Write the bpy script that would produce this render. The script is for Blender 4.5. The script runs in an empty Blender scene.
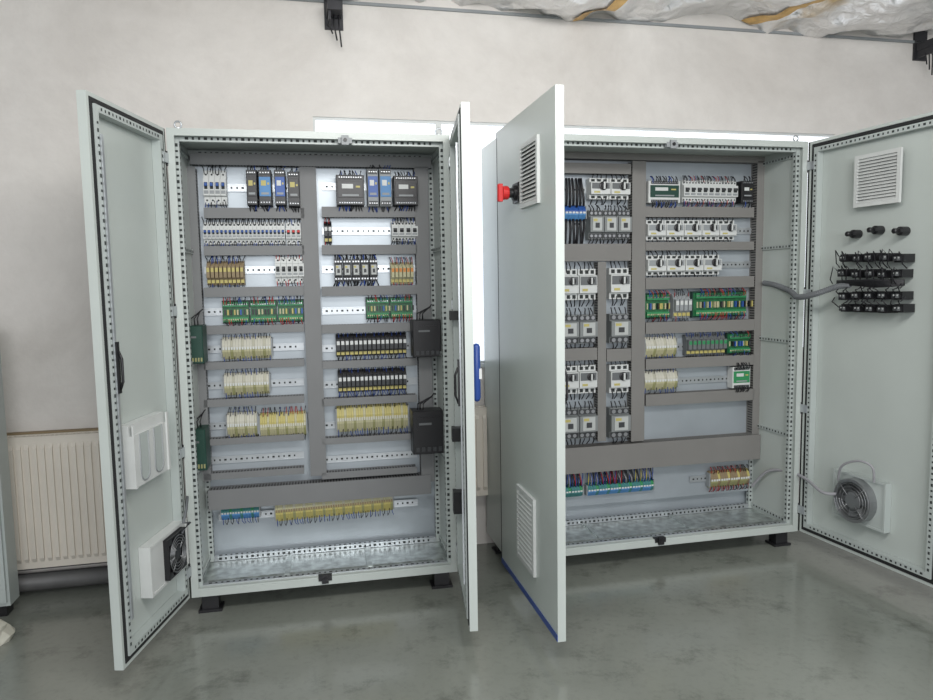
import bpy, math, random
from math import sin, cos, pi
from mathutils import Vector, Matrix, noise
random.seed(7)
C = bpy.context.scene.collection
F, PIT, ROL = 708.0, .094, -.017
CAMZ = 1.43
Z0 = .085
# ------------------------------------------------------------- camera
Fw = Vector((0, cos(PIT), -sin(PIT))); Up0 = Vector((0, sin(PIT), cos(PIT))); X0 = Vector((1, 0, 0))
Xr = cos(ROL)*X0 + sin(ROL)*Up0; Ur = -sin(ROL)*X0 + cos(ROL)*Up0
cam = bpy.data.objects.new('camera', bpy.data.cameras.new('camera')); C.objects.link(cam)
m = Matrix((Xr, Ur, -Fw)).transposed().to_4x4(); m.translation = (0, 0, CAMZ)
cam.matrix_world = m
cam.data.sensor_width = 36; cam.data.lens = F/933*36; cam.data.clip_start = .05
bpy.context.scene.camera = cam

class Frame:
    """a place in the room: origin on the floor, yaw; turns photo pixels on one of its planes into its own x, z"""
    def __init__(s, x, y, yaw): s.o = Vector((x, y, 0)); s.yaw = yaw; s.ex = Vector((cos(yaw), sin(yaw), 0)); s.ey = Vector((-sin(yaw), cos(yaw), 0))
    def W(s, x, y, z): return s.o + s.ex*x + s.ey*y + Vector((0, 0, z))
    def P(s, px, py, yl):
        d = Xr*(px-466.5) - Ur*(py-350) + Fw*F
        c = Vector((0, 0, CAMZ)); t = ((s.o + s.ey*yl - c).dot(s.ey))/d.dot(s.ey)
        p = c + d*t - s.o
        return p.dot(s.ex), p.z

# ------------------------------------------------------------- materials
MATS = {}
def mat(name, col, rough=.5, metal=0., var=.06, scale=6., bump=0., bscale=40.):
    if name in MATS: return MATS[name]
    M = bpy.data.materials.new(name); M.use_nodes = True; nt = M.node_tree; b = nt.nodes['Principled BSDF']
    tc = nt.nodes.new('ShaderNodeTexCoord'); nz = nt.nodes.new('ShaderNodeTexNoise'); nz.inputs['Scale'].default_value = scale; nz.inputs['Detail'].default_value = 5
    nt.links.new(tc.outputs['Object'], nz.inputs['Vector'])
    r = nt.nodes.new('ShaderNodeValToRGB'); r.color_ramp.elements[0].position = .3; r.color_ramp.elements[1].position = .7
    r.color_ramp.elements[0].color = tuple(c*(1-var) for c in col)+(1,); r.color_ramp.elements[1].color = tuple(min(1, c*(1+var)) for c in col)+(1,)
    nt.links.new(nz.outputs['Fac'], r.inputs['Fac']); nt.links.new(r.outputs['Color'], b.inputs['Base Color'])
    b.inputs['Roughness'].default_value = rough; b.inputs['Metallic'].default_value = metal
    if bump:
        n2 = nt.nodes.new('ShaderNodeTexNoise'); n2.inputs['Scale'].default_value = bscale; n2.inputs['Detail'].default_value = 6
        nt.links.new(tc.outputs['Object'], n2.inputs['Vector'])
        bp = nt.nodes.new('ShaderNodeBump'); bp.inputs['Strength'].default_value = bump; bp.inputs['Distance'].default_value = .02
        nt.links.new(n2.outputs['Fac'], bp.inputs['Height']); nt.links.new(bp.outputs['Normal'], b.inputs['Normal'])
    MATS[name] = M; return M
PAINT = mat('powder_coat_grey', (.49, .535, .51), .3, 0, .04, 3, .03, 400)
PAINT2 = mat('powder_coat_inner_shaded', (.44, .485, .47), .36, 0, .03, 3, .03, 400)  # inner coat darkened in colour to stand in for shade
PLATE = mat('zinc_plate', (.41, .455, .49), .36, .35, .09, 4)
ZINC = mat('galvanised_steel', (.58, .62, .61), .28, .75, .35, 22)
RAIL = mat('rail_steel', (.5, .53, .55), .3, .6, .05, 20)
DUCT = mat('duct_grey', (.19, .195, .198), .55, 0, .04, 5)
DUCTB = mat('duct_grey_warm', (.205, .2, .19), .55, 0, .04, 5)
DUCTD = mat('duct_slot_dark', (.04, .04, .042), .7)
BLACK = mat('black_plastic', (.012, .012, .014), .4)
DARK = mat('hole_dark', (.03, .035, .035), .8)
DKG = mat('dark_grey_plastic', (.04, .043, .047), .5)
MDG = mat('mid_dark_grey_plastic', (.13, .14, .145), .5)
MGR = mat('mid_grey_plastic', (.22, .235, .235), .5)
GREY = mat('grey_plastic', (.28, .3, .31), .5)
LGR = mat('light_grey_plastic', (.45, .47, .46), .5)
WHITE = mat('white_plastic', (.6, .62, .61), .45)
CREAM = mat('cream_plastic', (.56, .55, .47), .5)
CREAM2 = mat('cream_plastic_dark', (.46, .45, .36), .5)
YEL = mat('yellow_plastic', (.48, .42, .14), .5)
YELP = mat('pale_yellow_plastic', (.46, .44, .27), .5)
OLIVE = mat('olive_plastic', (.3, .3, .14), .5)
ORANGE = mat('orange_plastic', (.6, .22, .04), .5)
BLUE = mat('blue_plastic', (.03, .1, .36), .45)
NAVY = mat('navy_film', (.02, .06, .26), .35)
BLUEL = mat('light_blue_plastic', (.08, .24, .5), .5)
TEAL = mat('teal_plastic', (.05, .2, .2), .5)
GREEN = mat('green_plastic', (.03, .24, .09), .5)
PCB = mat('circuit_board_green', (.02, .13, .05), .4, 0, .3, 60)
DGREEN = mat('dark_green_plastic', (.01, .05, .035), .5)
RED = mat('red_plastic', (.6, .02, .02), .4)
BROWN = mat('brown_plastic', (.25, .19, .11), .6)
WB = mat('wire_black', (.012, .012, .015), .5); WBL = mat('wire_blue', (.02, .06, .3), .5); WR = mat('wire_red', (.4, .02, .02), .5); WW = mat('wire_grey', (.3, .3, .32), .5)
WG = mat('wire_green', (.03, .25, .08), .5); WY = mat('wire_yellow', (.5, .42, .06), .5)
RUB = mat('rubber_black', (.015, .016, .017), .7)
RADM = mat('radiator_enamel', (.74, .69, .61), .4, 0, .04)
PIPEM = mat('pipe_grey', (.14, .14, .14), .5, .2, .15, 8)
STEELD = mat('dark_steel', (.05, .05, .055), .5, .5)
GOLD = mat('gold_tape', (.6, .38, .14), .35, .4, .2, 30)
CONDM = mat('conduit_grey', (.14, .15, .16), .6)
SCREW = mat('screw_steel', (.35, .36, .37), .35, .8)
def nodes_mat(name):
    M = bpy.data.materials.new(name); M.use_nodes = True; nt = M.node_tree
    return M, nt, nt.nodes['Principled BSDF'], nt.nodes.new('ShaderNodeTexCoord')
def ramp(nt, src, p0, c0, p1, c1):
    r = nt.nodes.new('ShaderNodeValToRGB'); e = r.color_ramp.elements; e[0].position = p0; e[1].position = p1; e[0].color = tuple(c0)+(1,); e[1].color = tuple(c1)+(1,)
    nt.links.new(src, r.inputs['Fac']); return r.outputs['Color']
def nz(nt, tc, sc, det=8, rough=.6, dist=0):
    n = nt.nodes.new('ShaderNodeTexNoise'); n.inputs['Scale'].default_value = sc; n.inputs['Detail'].default_value = det; n.inputs['Roughness'].default_value = rough; n.inputs['Distortion'].default_value = dist
    nt.links.new(tc.outputs['Object'], n.inputs['Vector']); return n.outputs['Fac']
def mixc(nt, mode, f, a, b):
    mx = nt.nodes.new('ShaderNodeMixRGB'); mx.blend_type = mode; mx.inputs['Fac'].default_value = f; nt.links.new(a, mx.inputs[1]); nt.links.new(b, mx.inputs[2]); return mx.outputs[0]
def bumpn(nt, b, h, st, di):
    bp = nt.nodes.new('ShaderNodeBump'); bp.inputs['Strength'].default_value = st; bp.inputs['Distance'].default_value = di; nt.links.new(h, bp.inputs['Height']); nt.links.new(bp.outputs['Normal'], b.inputs['Normal'])
def wall_mat():
    M, nt, b, tc = nodes_mat('plaster_wall')
    c = ramp(nt, nz(nt, tc, .9, 9, .68, .4), .34, (.66, .625, .585), .64, (.83, .80, .76)); n2 = nz(nt, tc, 6, 10)
    c = mixc(nt, 'MULTIPLY', .15, c, n2); nt.links.new(c, b.inputs['Base Color']); b.inputs['Roughness'].default_value = .8; bumpn(nt, b, n2, .3, .03); return M
def floor_mat():
    M, nt, b, tc = nodes_mat('epoxy_floor')
    n1 = nz(nt, tc, 1.3, 8, .55, .3)
    c = ramp(nt, n1, .3, (.185, .2, .175), .7, (.25, .265, .235))
    c = mixc(nt, 'MULTIPLY', .6, c, ramp(nt, nz(nt, tc, 3.8, 12, .75), .34, (.4, .4, .39), .47, (1, 1, 1)))
    c = mixc(nt, 'MULTIPLY', .5, c, ramp(nt, nz(nt, tc, 30, 6, .7), .3, (.75, .75, .75), .5, (1, 1, 1)))
    nt.links.new(c, b.inputs['Base Color'])
    mr = nt.nodes.new('ShaderNodeMapRange'); mr.inputs['To Min'].default_value = .07; mr.inputs['To Max'].default_value = .24; nt.links.new(n1, mr.inputs['Value']); nt.links.new(mr.outputs[0], b.inputs['Roughness'])
    b.inputs['Specular IOR Level'].default_value = .9
    bumpn(nt, b, nz(nt, tc, 7, 4), .05, .02); return M
def foil_mat():
    M, nt, b, tc = nodes_mat('silver_foil')
    c = ramp(nt, nz(nt, tc, 1.7, 6, .6), .6, (.84, .83, .82), .74, (.58, .42, .22)); nt.links.new(c, b.inputs['Base Color'])
    b.inputs['Metallic'].default_value = .6; b.inputs['Roughness'].default_value = .33
    v = nt.nodes.new('ShaderNodeTexVoronoi'); v.feature = 'F1'; v.inputs['Scale'].default_value = 8; nt.links.new(tc.outputs['Object'], v.inputs['Vector'])
    n = nz(nt, tc, 12, 4, .55, 1.)
    a = nt.nodes.new('ShaderNodeMath'); a.operation = 'ADD'; nt.links.new(v.outputs['Distance'], a.inputs[0]); nt.links.new(n, a.inputs[1])
    bumpn(nt, b, a.outputs[0], .6, .025); return M
def pane_mat():
    M, nt, b, tc = nodes_mat('glowing_window_pane')
    c = ramp(nt, nz(nt, tc, 1.2, 3), .3, (.86, .91, 1), .7, (.95, .97, 1)); nt.links.new(c, b.inputs['Base Color']); nt.links.new(c, b.inputs['Emission Color']); b.inputs['Emission Strength'].default_value = .95; b.inputs['Roughness'].default_value = .4; return M  # pane glows by itself in place of daylight from outside

# ------------------------------------------------------------- mesh builder
class MB:
    def __init__(s): s.v = []; s.f = []; s.m = []; s.s = []; s.mats = []
    def mi(s, M):
        if M not in s.mats: s.mats.append(M)
        return s.mats.index(M)
    def add(s, vs, fs, M, sm=False):
        o = len(s.v); s.v += [tuple(v) for v in vs]; k = s.mi(M)
        for f in fs: s.f.append([i+o for i in f]); s.m.append(k); s.s.append(sm)
    def box(s, x0, x1, y0, y1, z0, z1, M, ch=0):
        if x0 > x1: x0, x1 = x1, x0
        if y0 > y1: y0, y1 = y1, y0
        if z0 > z1: z0, z1 = z1, z0
        if not ch:
            s.add([(x0,y0,z0),(x1,y0,z0),(x1,y1,z0),(x0,y1,z0),(x0,y0,z1),(x1,y0,z1),(x1,y1,z1),(x0,y1,z1)],
                  [(0,3,2,1),(4,5,6,7),(0,1,5,4),(1,2,6,5),(2,3,7,6),(3,0,4,7)], M)
        else:
            c = ch
            vs = [(x0,y1,z0),(x1,y1,z0),(x1,y1,z1),(x0,y1,z1),(x0,y0+c,z0),(x1,y0+c,z0),(x1,y0+c,z1),(x0,y0+c,z1),
                  (x0+c,y0,z0+c),(x1-c,y0,z0+c),(x1-c,y0,z1-c),(x0+c,y0,z1-c)]
            fs = [(3,2,1,0)]
            for a in range(4):
                b = (a+1) % 4; fs.append((a,b,b+4,a+4)); fs.append((a+4,b+4,b+8,a+8))
            fs.append((8,9,10,11)); s.add(vs, fs, M)
    def prism(s, prof, x0, x1, M):
        n = len(prof); vs = [(x0,y,z) for y,z in prof]+[(x1,y,z) for y,z in prof]
        fs = [tuple(range(n))[::-1], tuple(range(n, 2*n))]+[(i,(i+1)%n,(i+1)%n+n,i+n) for i in range(n)]
        s.add(vs, fs, M)
    def tube(s, pts, r, M, n=6, sm=True):
        pts = [Vector(p) for p in pts]; vs = []; fs = []
        up = Vector((.13, .31, .94)).normalized()
        for i, p in enumerate(pts):
            t = (pts[min(i+1, len(pts)-1)]-pts[max(i-1, 0)]).normalized()
            u = up if abs(t.dot(up)) < .97 else Vector((1, 0, 0))
            a = t.cross(u).normalized(); b = t.cross(a)
            rr = r[i] if isinstance(r, (list, tuple)) else r
            for k in range(n): q = 2*pi*k/n; vs.append(p+a*cos(q)*rr+b*sin(q)*rr)
        for i in range(len(pts)-1):
            for k in range(n): fs.append((i*n+k, i*n+(k+1)%n, (i+1)*n+(k+1)%n, (i+1)*n+k))
        fs.append(tuple(range(n))[::-1]); fs.append(tuple((len(pts)-1)*n+k for k in range(n)))
        s.add(vs, fs, M, sm)
    def lathe(s, c, ax, prof, M, n=16, sm=False):
        c = Vector(c); ax = Vector(ax).normalized(); u = Vector((0,0,1)) if abs(ax.z) < .9 else Vector((1,0,0))
        a = ax.cross(u).normalized(); b = ax.cross(a); vs = []; fs = []
        for r, h in prof:
            for k in range(n): q = 2*pi*k/n; vs.append(c+ax*h+a*cos(q)*r+b*sin(q)*r)
        for i in range(len(prof)-1):
            for k in range(n): fs.append((i*n+k, i*n+(k+1)%n, (i+1)*n+(k+1)%n, (i+1)*n+k))
        if prof[0][0] > 1e-5 and prof[0] != prof[-1]: fs.append(tuple(range(n))[::-1])
        if prof[-1][0] > 1e-5 and prof[0] != prof[-1]: fs.append(tuple((len(prof)-1)*n+k for k in range(n)))
        s.add(vs, fs, M, sm)
    def mesh(s, name):
        me = bpy.data.meshes.new(name); me.from_pydata(s.v, [], s.f)
        for M in s.mats: me.materials.append(M)
        me.polygons.foreach_set('material_index', s.m); me.polygons.foreach_set('use_smooth', s.s); me.update()
        return me
    def build(s, name, parent=None, loc=None, rz=0):
        o = bpy.data.objects.new(name, s.mesh(name)); C.objects.link(o)
        if parent: o.parent = parent
        if loc is not None: o.location = loc
        o.rotation_euler.z = rz
        return o
def tubeobj(name, par, pts, r, M, n=6):
    b = MB(); b.tube(pts, r, M, n); return b.build(name, par)
def ring(mb, x0, x1, z0, z1, wd, y0, y1, M):
    mb.box(x0, x1, y0, y1, z0, z0+wd, M); mb.box(x0, x1, y0, y1, z1-wd, z1, M)
    mb.box(x0, x0+wd, y0, y1, z0+wd, z1-wd, M); mb.box(x1-wd, x1, y0, y1, z0+wd, z1-wd, M)
def holes(mb, p0, p1, pitch, sz, nrm, M=DARK):
    p0 = Vector(p0); p1 = Vector(p1); L = (p1-p0).length; d = (p1-p0)/L; nrm = Vector(nrm); u = d.cross(nrm); n = int(L/pitch)
    for i in range(n):
        c = p0+d*(i+.5)*pitch+nrm*.0008; a = d*sz*.5*(1.25 if i % 3 == 0 else .8); b = u*sz*.5
        mb.add([c-a-b, c+a-b, c+a+b, c-a+b], [(0,1,2,3)], M)
def tag(o, label, cat, group=None):
    n = len(label.split()); assert 4 <= n <= 16, label
    o['label'] = label; o['category'] = cat
    if group: o['group'] = group
def empty(name, loc, rz=0):
    o = bpy.data.objects.new(name, None); C.objects.link(o); o.location = loc; o.rotation_euler.z = rz; o.empty_display_size = .05; return o
def struct(o): o['kind'] = 'structure'; return o

FA = Frame(-1.216, 2.976, .201); FB = Frame(.187, 3.314, .223)
WF = Frame(-1.3, 3.475, .222)

# ------------------------------------------------------------- room
fl = MB(); fl.add([(-6,-4,0),(7,-4,0),(7,8,0),(-6,8,0)], [(0,1,2,3)], floor_mat()); struct(fl.build('floor'))
wx0 = WF.P(313, 122, 0)[0]; wx1 = WF.P(836, 130, 0)[0]
wz1 = WF.P(480, 122, 0)[1]; wz0 = 1.0
WM = wall_mat(); HC = WF.P(640, 21, 0)[1]; TW = .06
wb = MB()
wb.box(-4, wx0, 0, TW, 0, 3.3, WM); wb.box(wx1, 5.5, 0, TW, 0, 3.3, WM); wb.box(wx0, wx1, 0, TW, 0, wz0, WM); wb.box(wx0, wx1, 0, TW, wz1, 3.3, WM)
struct(wb.build('wall_back', None, WF.o, WF.yaw))
wn = MB(); wn.box(wx0, wx1, .028, .034, wz0, wz1, pane_mat()); ring(wn, wx0, wx1, wz0, wz1, .012, .012, .028, WHITE)
wn.box(wx0+.62, wx0+.65, .012, .027, wz0+.012, wz1-.012, WHITE); wn.box(wx0, wx1, -.02, .012, wz0-.02, wz0, WHITE)
struct(wn.build('window_1', None, WF.o, WF.yaw))
# ceiling : sagging quilted insulation foil
def foil_z(x, y):
    h = noise.noise(Vector((x*2.0, y*2.4, 1)))*.06+abs(noise.noise(Vector((x*4.5+y*1.5, y*4, 4))))*.06+abs(noise.noise(Vector((x*2.6, y*1.5, 9))))*.08+abs(noise.noise(Vector((x*11, y*9, 2))))*.015
    return HC+h-.1*abs(sin(x*2.1+.6))*min(1, .45-y)+.02
cm = MB(); nx, ny = 520, 110; xs0, xs1 = -4, 5.5; vs = []; fs = []
for j in range(ny+1):
    for i in range(nx+1):
        x = xs0+(xs1-xs0)*i/nx; y = -3.6*(j/ny)**1.7; vs.append((x, y, foil_z(x, y)))
for j in range(ny):
    for i in range(nx): a = j*(nx+1)+i; fs.append((a, a+nx+1, a+nx+2, a+1))
cm.add(vs, fs, foil_mat(), True); struct(cm.build('ceiling', None, WF.o, WF.yaw))
tr = MB(); tr.box(-4, 5.3, -.012, 0, HC-.02, HC-.006, GREY)
struct(tr.build('trim_1', None, WF.o, WF.yaw))
for i, (px, sl) in enumerate(((575, .5), (742, .8))):
    t = MB(); x = WF.P(px, 18, 0)[0]; vs = []; fs = []
    for k in range(60):
        y = -.02-k*.02; xx = x-sl*y*.6
        for dx in (-.03, 0, .03): vs.append((xx+dx, y, foil_z(xx+dx, y)-.008))
    for k in range(59):
        for q in (0, 1): a = k*3+q; fs.append((a, a+3, a+4, a+1))
    t.add(vs, fs, GOLD)
    o = t.build('foil_tape', None, WF.o, WF.yaw)
    tag(o, ('gold tape strip across the ceiling foil, left of the two' if i == 0 else 'gold tape strip across the ceiling foil, right of the two'), 'tape', 'tape strips on the ceiling foil')
for px, py, lab in ((334, 14, 'dark steel bracket with hanging wire ends above the left cabinet'), (926, 48, 'dark steel bracket on the wall above the far right door')):
    x, z = WF.P(px, py, -.05); e = empty('wall_bracket', WF.W(x, 0, z), WF.yaw)
    b = MB(); b.box(-.045, .045, -.012, 0, -.06, .12, STEELD); b.box(-.035, .035, -.14, -.012, -.01, .03, STEELD); b.box(-.03, -.018, -.12, -.012, -.05, -.01, STEELD); b.build('bracket_plate', e)
    for k in range(3): tubeobj('wire', e, [(-.02+.02*k, -.06, .0), (-.03+.025*k, -.08, -.05), (-.01+.02*k, -.07, -.1-.03*k)], .004, WB, 5)
    tag(e, lab, 'bracket')

# ------------------------------------------------------------- radiators and pipes
def radiator(x0, x1, z0, z1, lab):
    e = empty('radiator', WF.W(x0, 0, 0), WF.yaw); w = x1-x0
    p = MB(); p.box(0, w, -.095, -.08, z0, z1, RADM); n = max(3, int(w/.033))
    for i in range(n):
        x = (i+.5)*w/n; p.prism([(-.095, z0+.03), (-.107, z0+.05), (-.107, z1-.05), (-.095, z1-.03)], x-.009, x+.009, RADM)
    p.build('front_panel', e)
    p = MB(); p.box(0, w, -.04, -.028, z0, z1, RADM); p.build('rear_panel', e)
    p = MB()
    for i in range(int(w/.02)): p.box(.005+i*.02, .012+i*.02, -.08, -.04, z1-.012, z1+.003, RADM)
    p.box(0, w, -.098, -.078, z1, z1+.006, RADM); p.box(0, w, -.042, -.026, z1, z1+.006, RADM); p.build('top_grille', e)
    for a in (-.004, w): p = MB(); p.box(a, a+.004, -.098, -.026, z0, z1+.006, RADM); p.build('side_cover', e)
    for x in (w*.2, w*.8-.03): p = MB(); p.box(x, x+.03, -.028, 0, z0+.05, z1-.05, RADM); p.build('wall_mount', e)
    tag(e, lab, 'radiator')
rx0 = WF.P(-14, 500, -.1)[0]; rz0 = WF.P(55, 567, -.1)[1]
radiator(rx0, rx0+.66, rz0, WF.P(55, 437, -.1)[1], 'cream panel radiator on the wall left of the open left cabinet')
radiator(1.2, 1.418, .3, WF.P(480, 409, -.1)[1], 'cream panel radiator seen through the gap between the cabinets')
b = MB(); b.box(rx0-.1, rx0+.7, -.03, 0, WF.P(55, 434, 0)[1], WF.P(55, 434, 0)[1]+.02, BROWN); o = b.build('wall_ledge', None, WF.o, WF.yaw); tag(o, 'narrow brown ledge on the wall just above the left radiator', 'ledge')
pz = .055
t = MB(); t.tube([(-2.6, -.055, pz), (.05, -.055, pz)], .042, PIPEM, 14); o = t.build('heating_pipe', None, WF.o, WF.yaw); tag(o, 'thick grey heating pipe running low along the wall', 'pipe')
t = MB(); t.tube([(-2.6, -.03, pz+.062), (.05, -.03, pz+.062)], .012, PIPEM, 10); o = t.build('heating_pipe', None, WF.o, WF.yaw); tag(o, 'thin grey heating pipe above the thick one', 'pipe')
# locker cut by the left edge
x0 = WF.P(8, 450, -.2)[0]; zt = WF.P(3, 328, -.3)[1]
e = empty('metal_locker', WF.W(x0, 0, 0), WF.yaw); b = MB(); b.box(-.5, 0, -.3, -.2, .05, zt, PAINT2); b.build('body', e)
b = MB(); b.box(-.49, -.01, -.315, -.301, .07, zt-.02, PAINT2); b.build('door', e)
for x in (-.47, -.05): b = MB(); b.box(x, x+.03, -.29, -.22, 0, .05, BLACK); b.build('foot', e)
tag(e, 'pale metal locker cut off by the left picture edge', 'locker')
b = MB(); vs = []; fs = []; N = 16
for j in range(7):
    for i in range(N):
        q = 2*pi*i/N; r = .085*cos(j/6*pi/2*.98)*(1+.35*noise.noise(Vector((cos(q)*2, sin(q)*2, j*.7)))); vs.append((r*cos(q), r*sin(q), .09*sin(j/6*pi/2)*(1+.25*noise.noise(Vector((cos(q)*3, sin(q)*3, j))))))
for j in range(6):
    for i in range(N): fs.append((j*N+i, j*N+(i+1)%N, (j+1)*N+(i+1)%N, (j+1)*N+i))
fs.append(tuple(6*N+i for i in range(N))); b.add(vs, fs, CREAM)
o = b.build('plastic_bag', None, (-1.98, 2.78, 0)); tag(o, 'pale crumpled plastic bag on the floor at the left edge', 'bag')

# ------------------------------------------------------------- cabinets
def cabinet(fr, w, h, d, label, eyes, catch):
    e = empty('electrical_cabinet', fr.W(0, 0, 0), fr.yaw); z0, z1 = Z0, Z0+h; t = .02
    b = MB(); b.box(0, t, 0, d, z0, z1, PAINT); b.box(w-t, w, 0, d, z0, z1, PAINT); b.box(t, w-t, 0, d, z1-t, z1, PAINT); b.box(t, w-t, d-.004, d, z0, z1-t, PLATE)
    ring(b, 0, w, z0, z1, .03, -.004, .0, PAINT); b.box(t, w-t, 0, .03, z0, z0+.035, PAINT); b.build('housing', e)
    b = MB(); b.box(t, w-t, .03, d-.005, z0+.001, z0+.012, ZINC)
    for k in range(1, 3): b.box(t+(w-2*t)*k/3-.012, t+(w-2*t)*k/3+.012, .08, d-.06, z0+.012, z0+.022, ZINC)
    b.box(t+.03, w-t-.03, .1, .106, z0+.012, z0+.03, ZINC); b.build('floor_plate', e)
    for x in (t, w-t-.022):
        for y in (.03, d-.055):
            b = MB(); b.box(x, x+.022, y, y+.025, z0+.014, z1-t-.001, PAINT2); holes(b, (x+.011, y, z0+.05), (x+.011, y, z1-.05), .025, .011, (0,-1,0))
            sx = 1 if x < .5 else -1; xx = x+.022 if sx > 0 else x
            holes(b, (xx, y+.0125, z0+.05), (xx, y+.0125, z1-.05), .025, .011, (sx,0,0)); b.build('perforated_upright', e)
    for z in (z0+.014, z1-t-.027):
        for y in (.03, d-.055):
            b = MB(); b.box(t+.023, w-t-.023, y, y+.025, z, z+.025, PAINT2 if z > 1 else RAIL); holes(b, (t+.04, y, z+.0125), (w-t-.04, y, z+.0125), .025, .011, (0,-1,0))
            if z < 1: holes(b, (t+.04, y+.0125, z+.025), (w-t-.04, y+.0125, z+.025), .025, .011, (0,0,1))
            b.build('perforated_crossbar', e)
    for x in (t+.001, w-t-.009):
        for z in (z0+.03, z0+.5, z0+1.0, z0+1.5, z1-.07):
            b = MB(); b.box(x, x+.008, .058, d-.058, z, z+.02, PAINT2); holes(b, (x+(.008 if x < .5 else 0), .07, z+.01), (x+(.008 if x < .5 else 0), d-.07, z+.01), .025, .01, (1 if x < .5 else -1, 0, 0)); b.build('side_rail', e)
    for x in (.02, w-.12):
        for y in (.02, d-.1):
            b = MB(); b.box(x, x+.1, y, y+.08, 0, .012, BLACK); b.box(x+.015, x+.085, y+.01, y+.07, .012, Z0, BLACK); b.build('foot', e)
    for z, s in ((z1-.035, 1), (z0+.03, -1)):
        M = GREY if s > 0 else BLACK; cx = catch[0] if s > 0 else catch[1]
        b = MB(); b.box(cx-.03, cx+.03, -.006, .02, z-.012, z+.012, M); b.box(cx-.015, cx+.015, -.018, -.006, z-.02, z+.02, M); b.lathe((cx, -.018, z), (0,-1,0), [(.008,0),(.008,.006)], BLACK, 10); b.build('door_catch', e)
    for x in eyes:
        b = MB(); b.lathe((x, .04, z1), (0,0,1), [(.014,0),(.014,.008)], RAIL, 12)
        b.tube([(x+.014*sin(q*pi/6), .04, z1+.022-.014*cos(q*pi/6)) for q in range(13)], .004, RAIL, 6); b.build('lifting_eye', e)
    tag(e, label, 'electrical cabinet'); return e
WA_, WB_ = 1.18, 1.60
HA, HB, DEP = 2.0, 2.03, .42
CA = cabinet(FA, WA_, HA, DEP, 'narrower pale grey electrical cabinet with both doors open, left of the two', (.04, WA_-.04), (FA.P(345,141,0)[0], FA.P(325,571,0)[0]))
CB = cabinet(FB, WB_, HB, DEP, 'wider pale grey electrical cabinet with both doors open, right of the two', (.04, WB_-.04), (FB.P(672,142,0)[0], FB.P(660,537,0)[0]))
YP = .375
YF = YP-.065

def plate(fr, par, x0, x1, y0, y1):
    a, zt = fr.P(x0, (y0+y1)/2, YP)[0], fr.P((x0+x1)/2, y0, YP)[1]; c, zb = fr.P(x1, (y0+y1)/2, YP)[0], fr.P((x0+x1)/2, y1, YP)[1]
    b = MB(); b.box(a, c, YP, YP+.003, zb, zt, PLATE); b.box(a, c, YP+.003, YP+.015, zb, zb+.003, PLATE); b.box(a, c, YP+.003, YP+.015, zt-.003, zt, PLATE)
    b.build('mounting_plate', par)
def rect(fr, x0, x1, y0, y1, yl=YF):
    xm, ym = (x0+x1)/2, (y0+y1)/2
    return fr.P(x0, ym, yl)[0], fr.P(x1, ym, yl)[0], fr.P(xm, y1, yl)[1], fr.P(xm, y0, yl)[1]
def duct(fr, par, x0, x1, y0, y1, vert=False, dp=.06, M=DUCT):
    a, c, zb, zt = rect(fr, x0, x1, y0, y1, YP-dp)
    b = MB(); b.box(a, c, YP-.004, YP-.001, zb, zt, M)
    if vert:
        for x in (a, c-.002):
            n = int((zt-zb)/.014)
            for i in range(n): z = zb+i*(zt-zb)/n; b.box(x, x+.002, YP-dp+.004, YP-.004, z, z+.008, M)
    else:
        for z in (zb, zt-.002):
            n = int((c-a)/.014)
            for i in range(n): x = a+i*(c-a)/n; b.box(x, x+.008, YP-dp+.004, YP-.004, z, z+.002, M)
    o = b.build('wiring_duct', par)
    k = MB(); k.box(a-.001, c+.001, YP-dp, YP-dp+.003, zb-.001, zt+.001, M); k.build('duct_cover', o)
    i = MB()
    if vert: i.box(a+.006, c-.006, YP-dp+.01, YP-.005, zb+.003, zt-.003, DUCTD)
    else: i.box(a+.003, c-.003, YP-dp+.01, YP-.005, zb+.006, zt-.006, DUCTD)
    i.build('dark_core', o)  # plain dark block showing through the duct slots
def rail(fr, par, x0, x1, y, hh=.035):
    a = fr.P(x0, y, YP-.01)[0]; c = fr.P(x1, y, YP-.01)[0]; z = fr.P((x0+x1)/2, y, YP-.01)[1]
    b = MB(); b.box(a, c, YP-.0075, YP-.0065, z-hh/2, z+hh/2, RAIL); b.box(a, c, YP-.0075, YP, z-hh*.35, z-hh*.33, RAIL); b.box(a, c, YP-.0075, YP, z+hh*.33, z+hh*.35, RAIL)
    b.box(a, c, YP-.010, YP-.0075, z+hh/2-.004, z+hh/2, RAIL); b.box(a, c, YP-.010, YP-.0075, z-hh/2, z-hh/2+.004, RAIL)
    holes(b, (a+.01, YP-.0078, z), (c-.01, YP-.0078, z), .025, .009, (0,-1,0)); b.build('mounting_rail', par)

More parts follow.
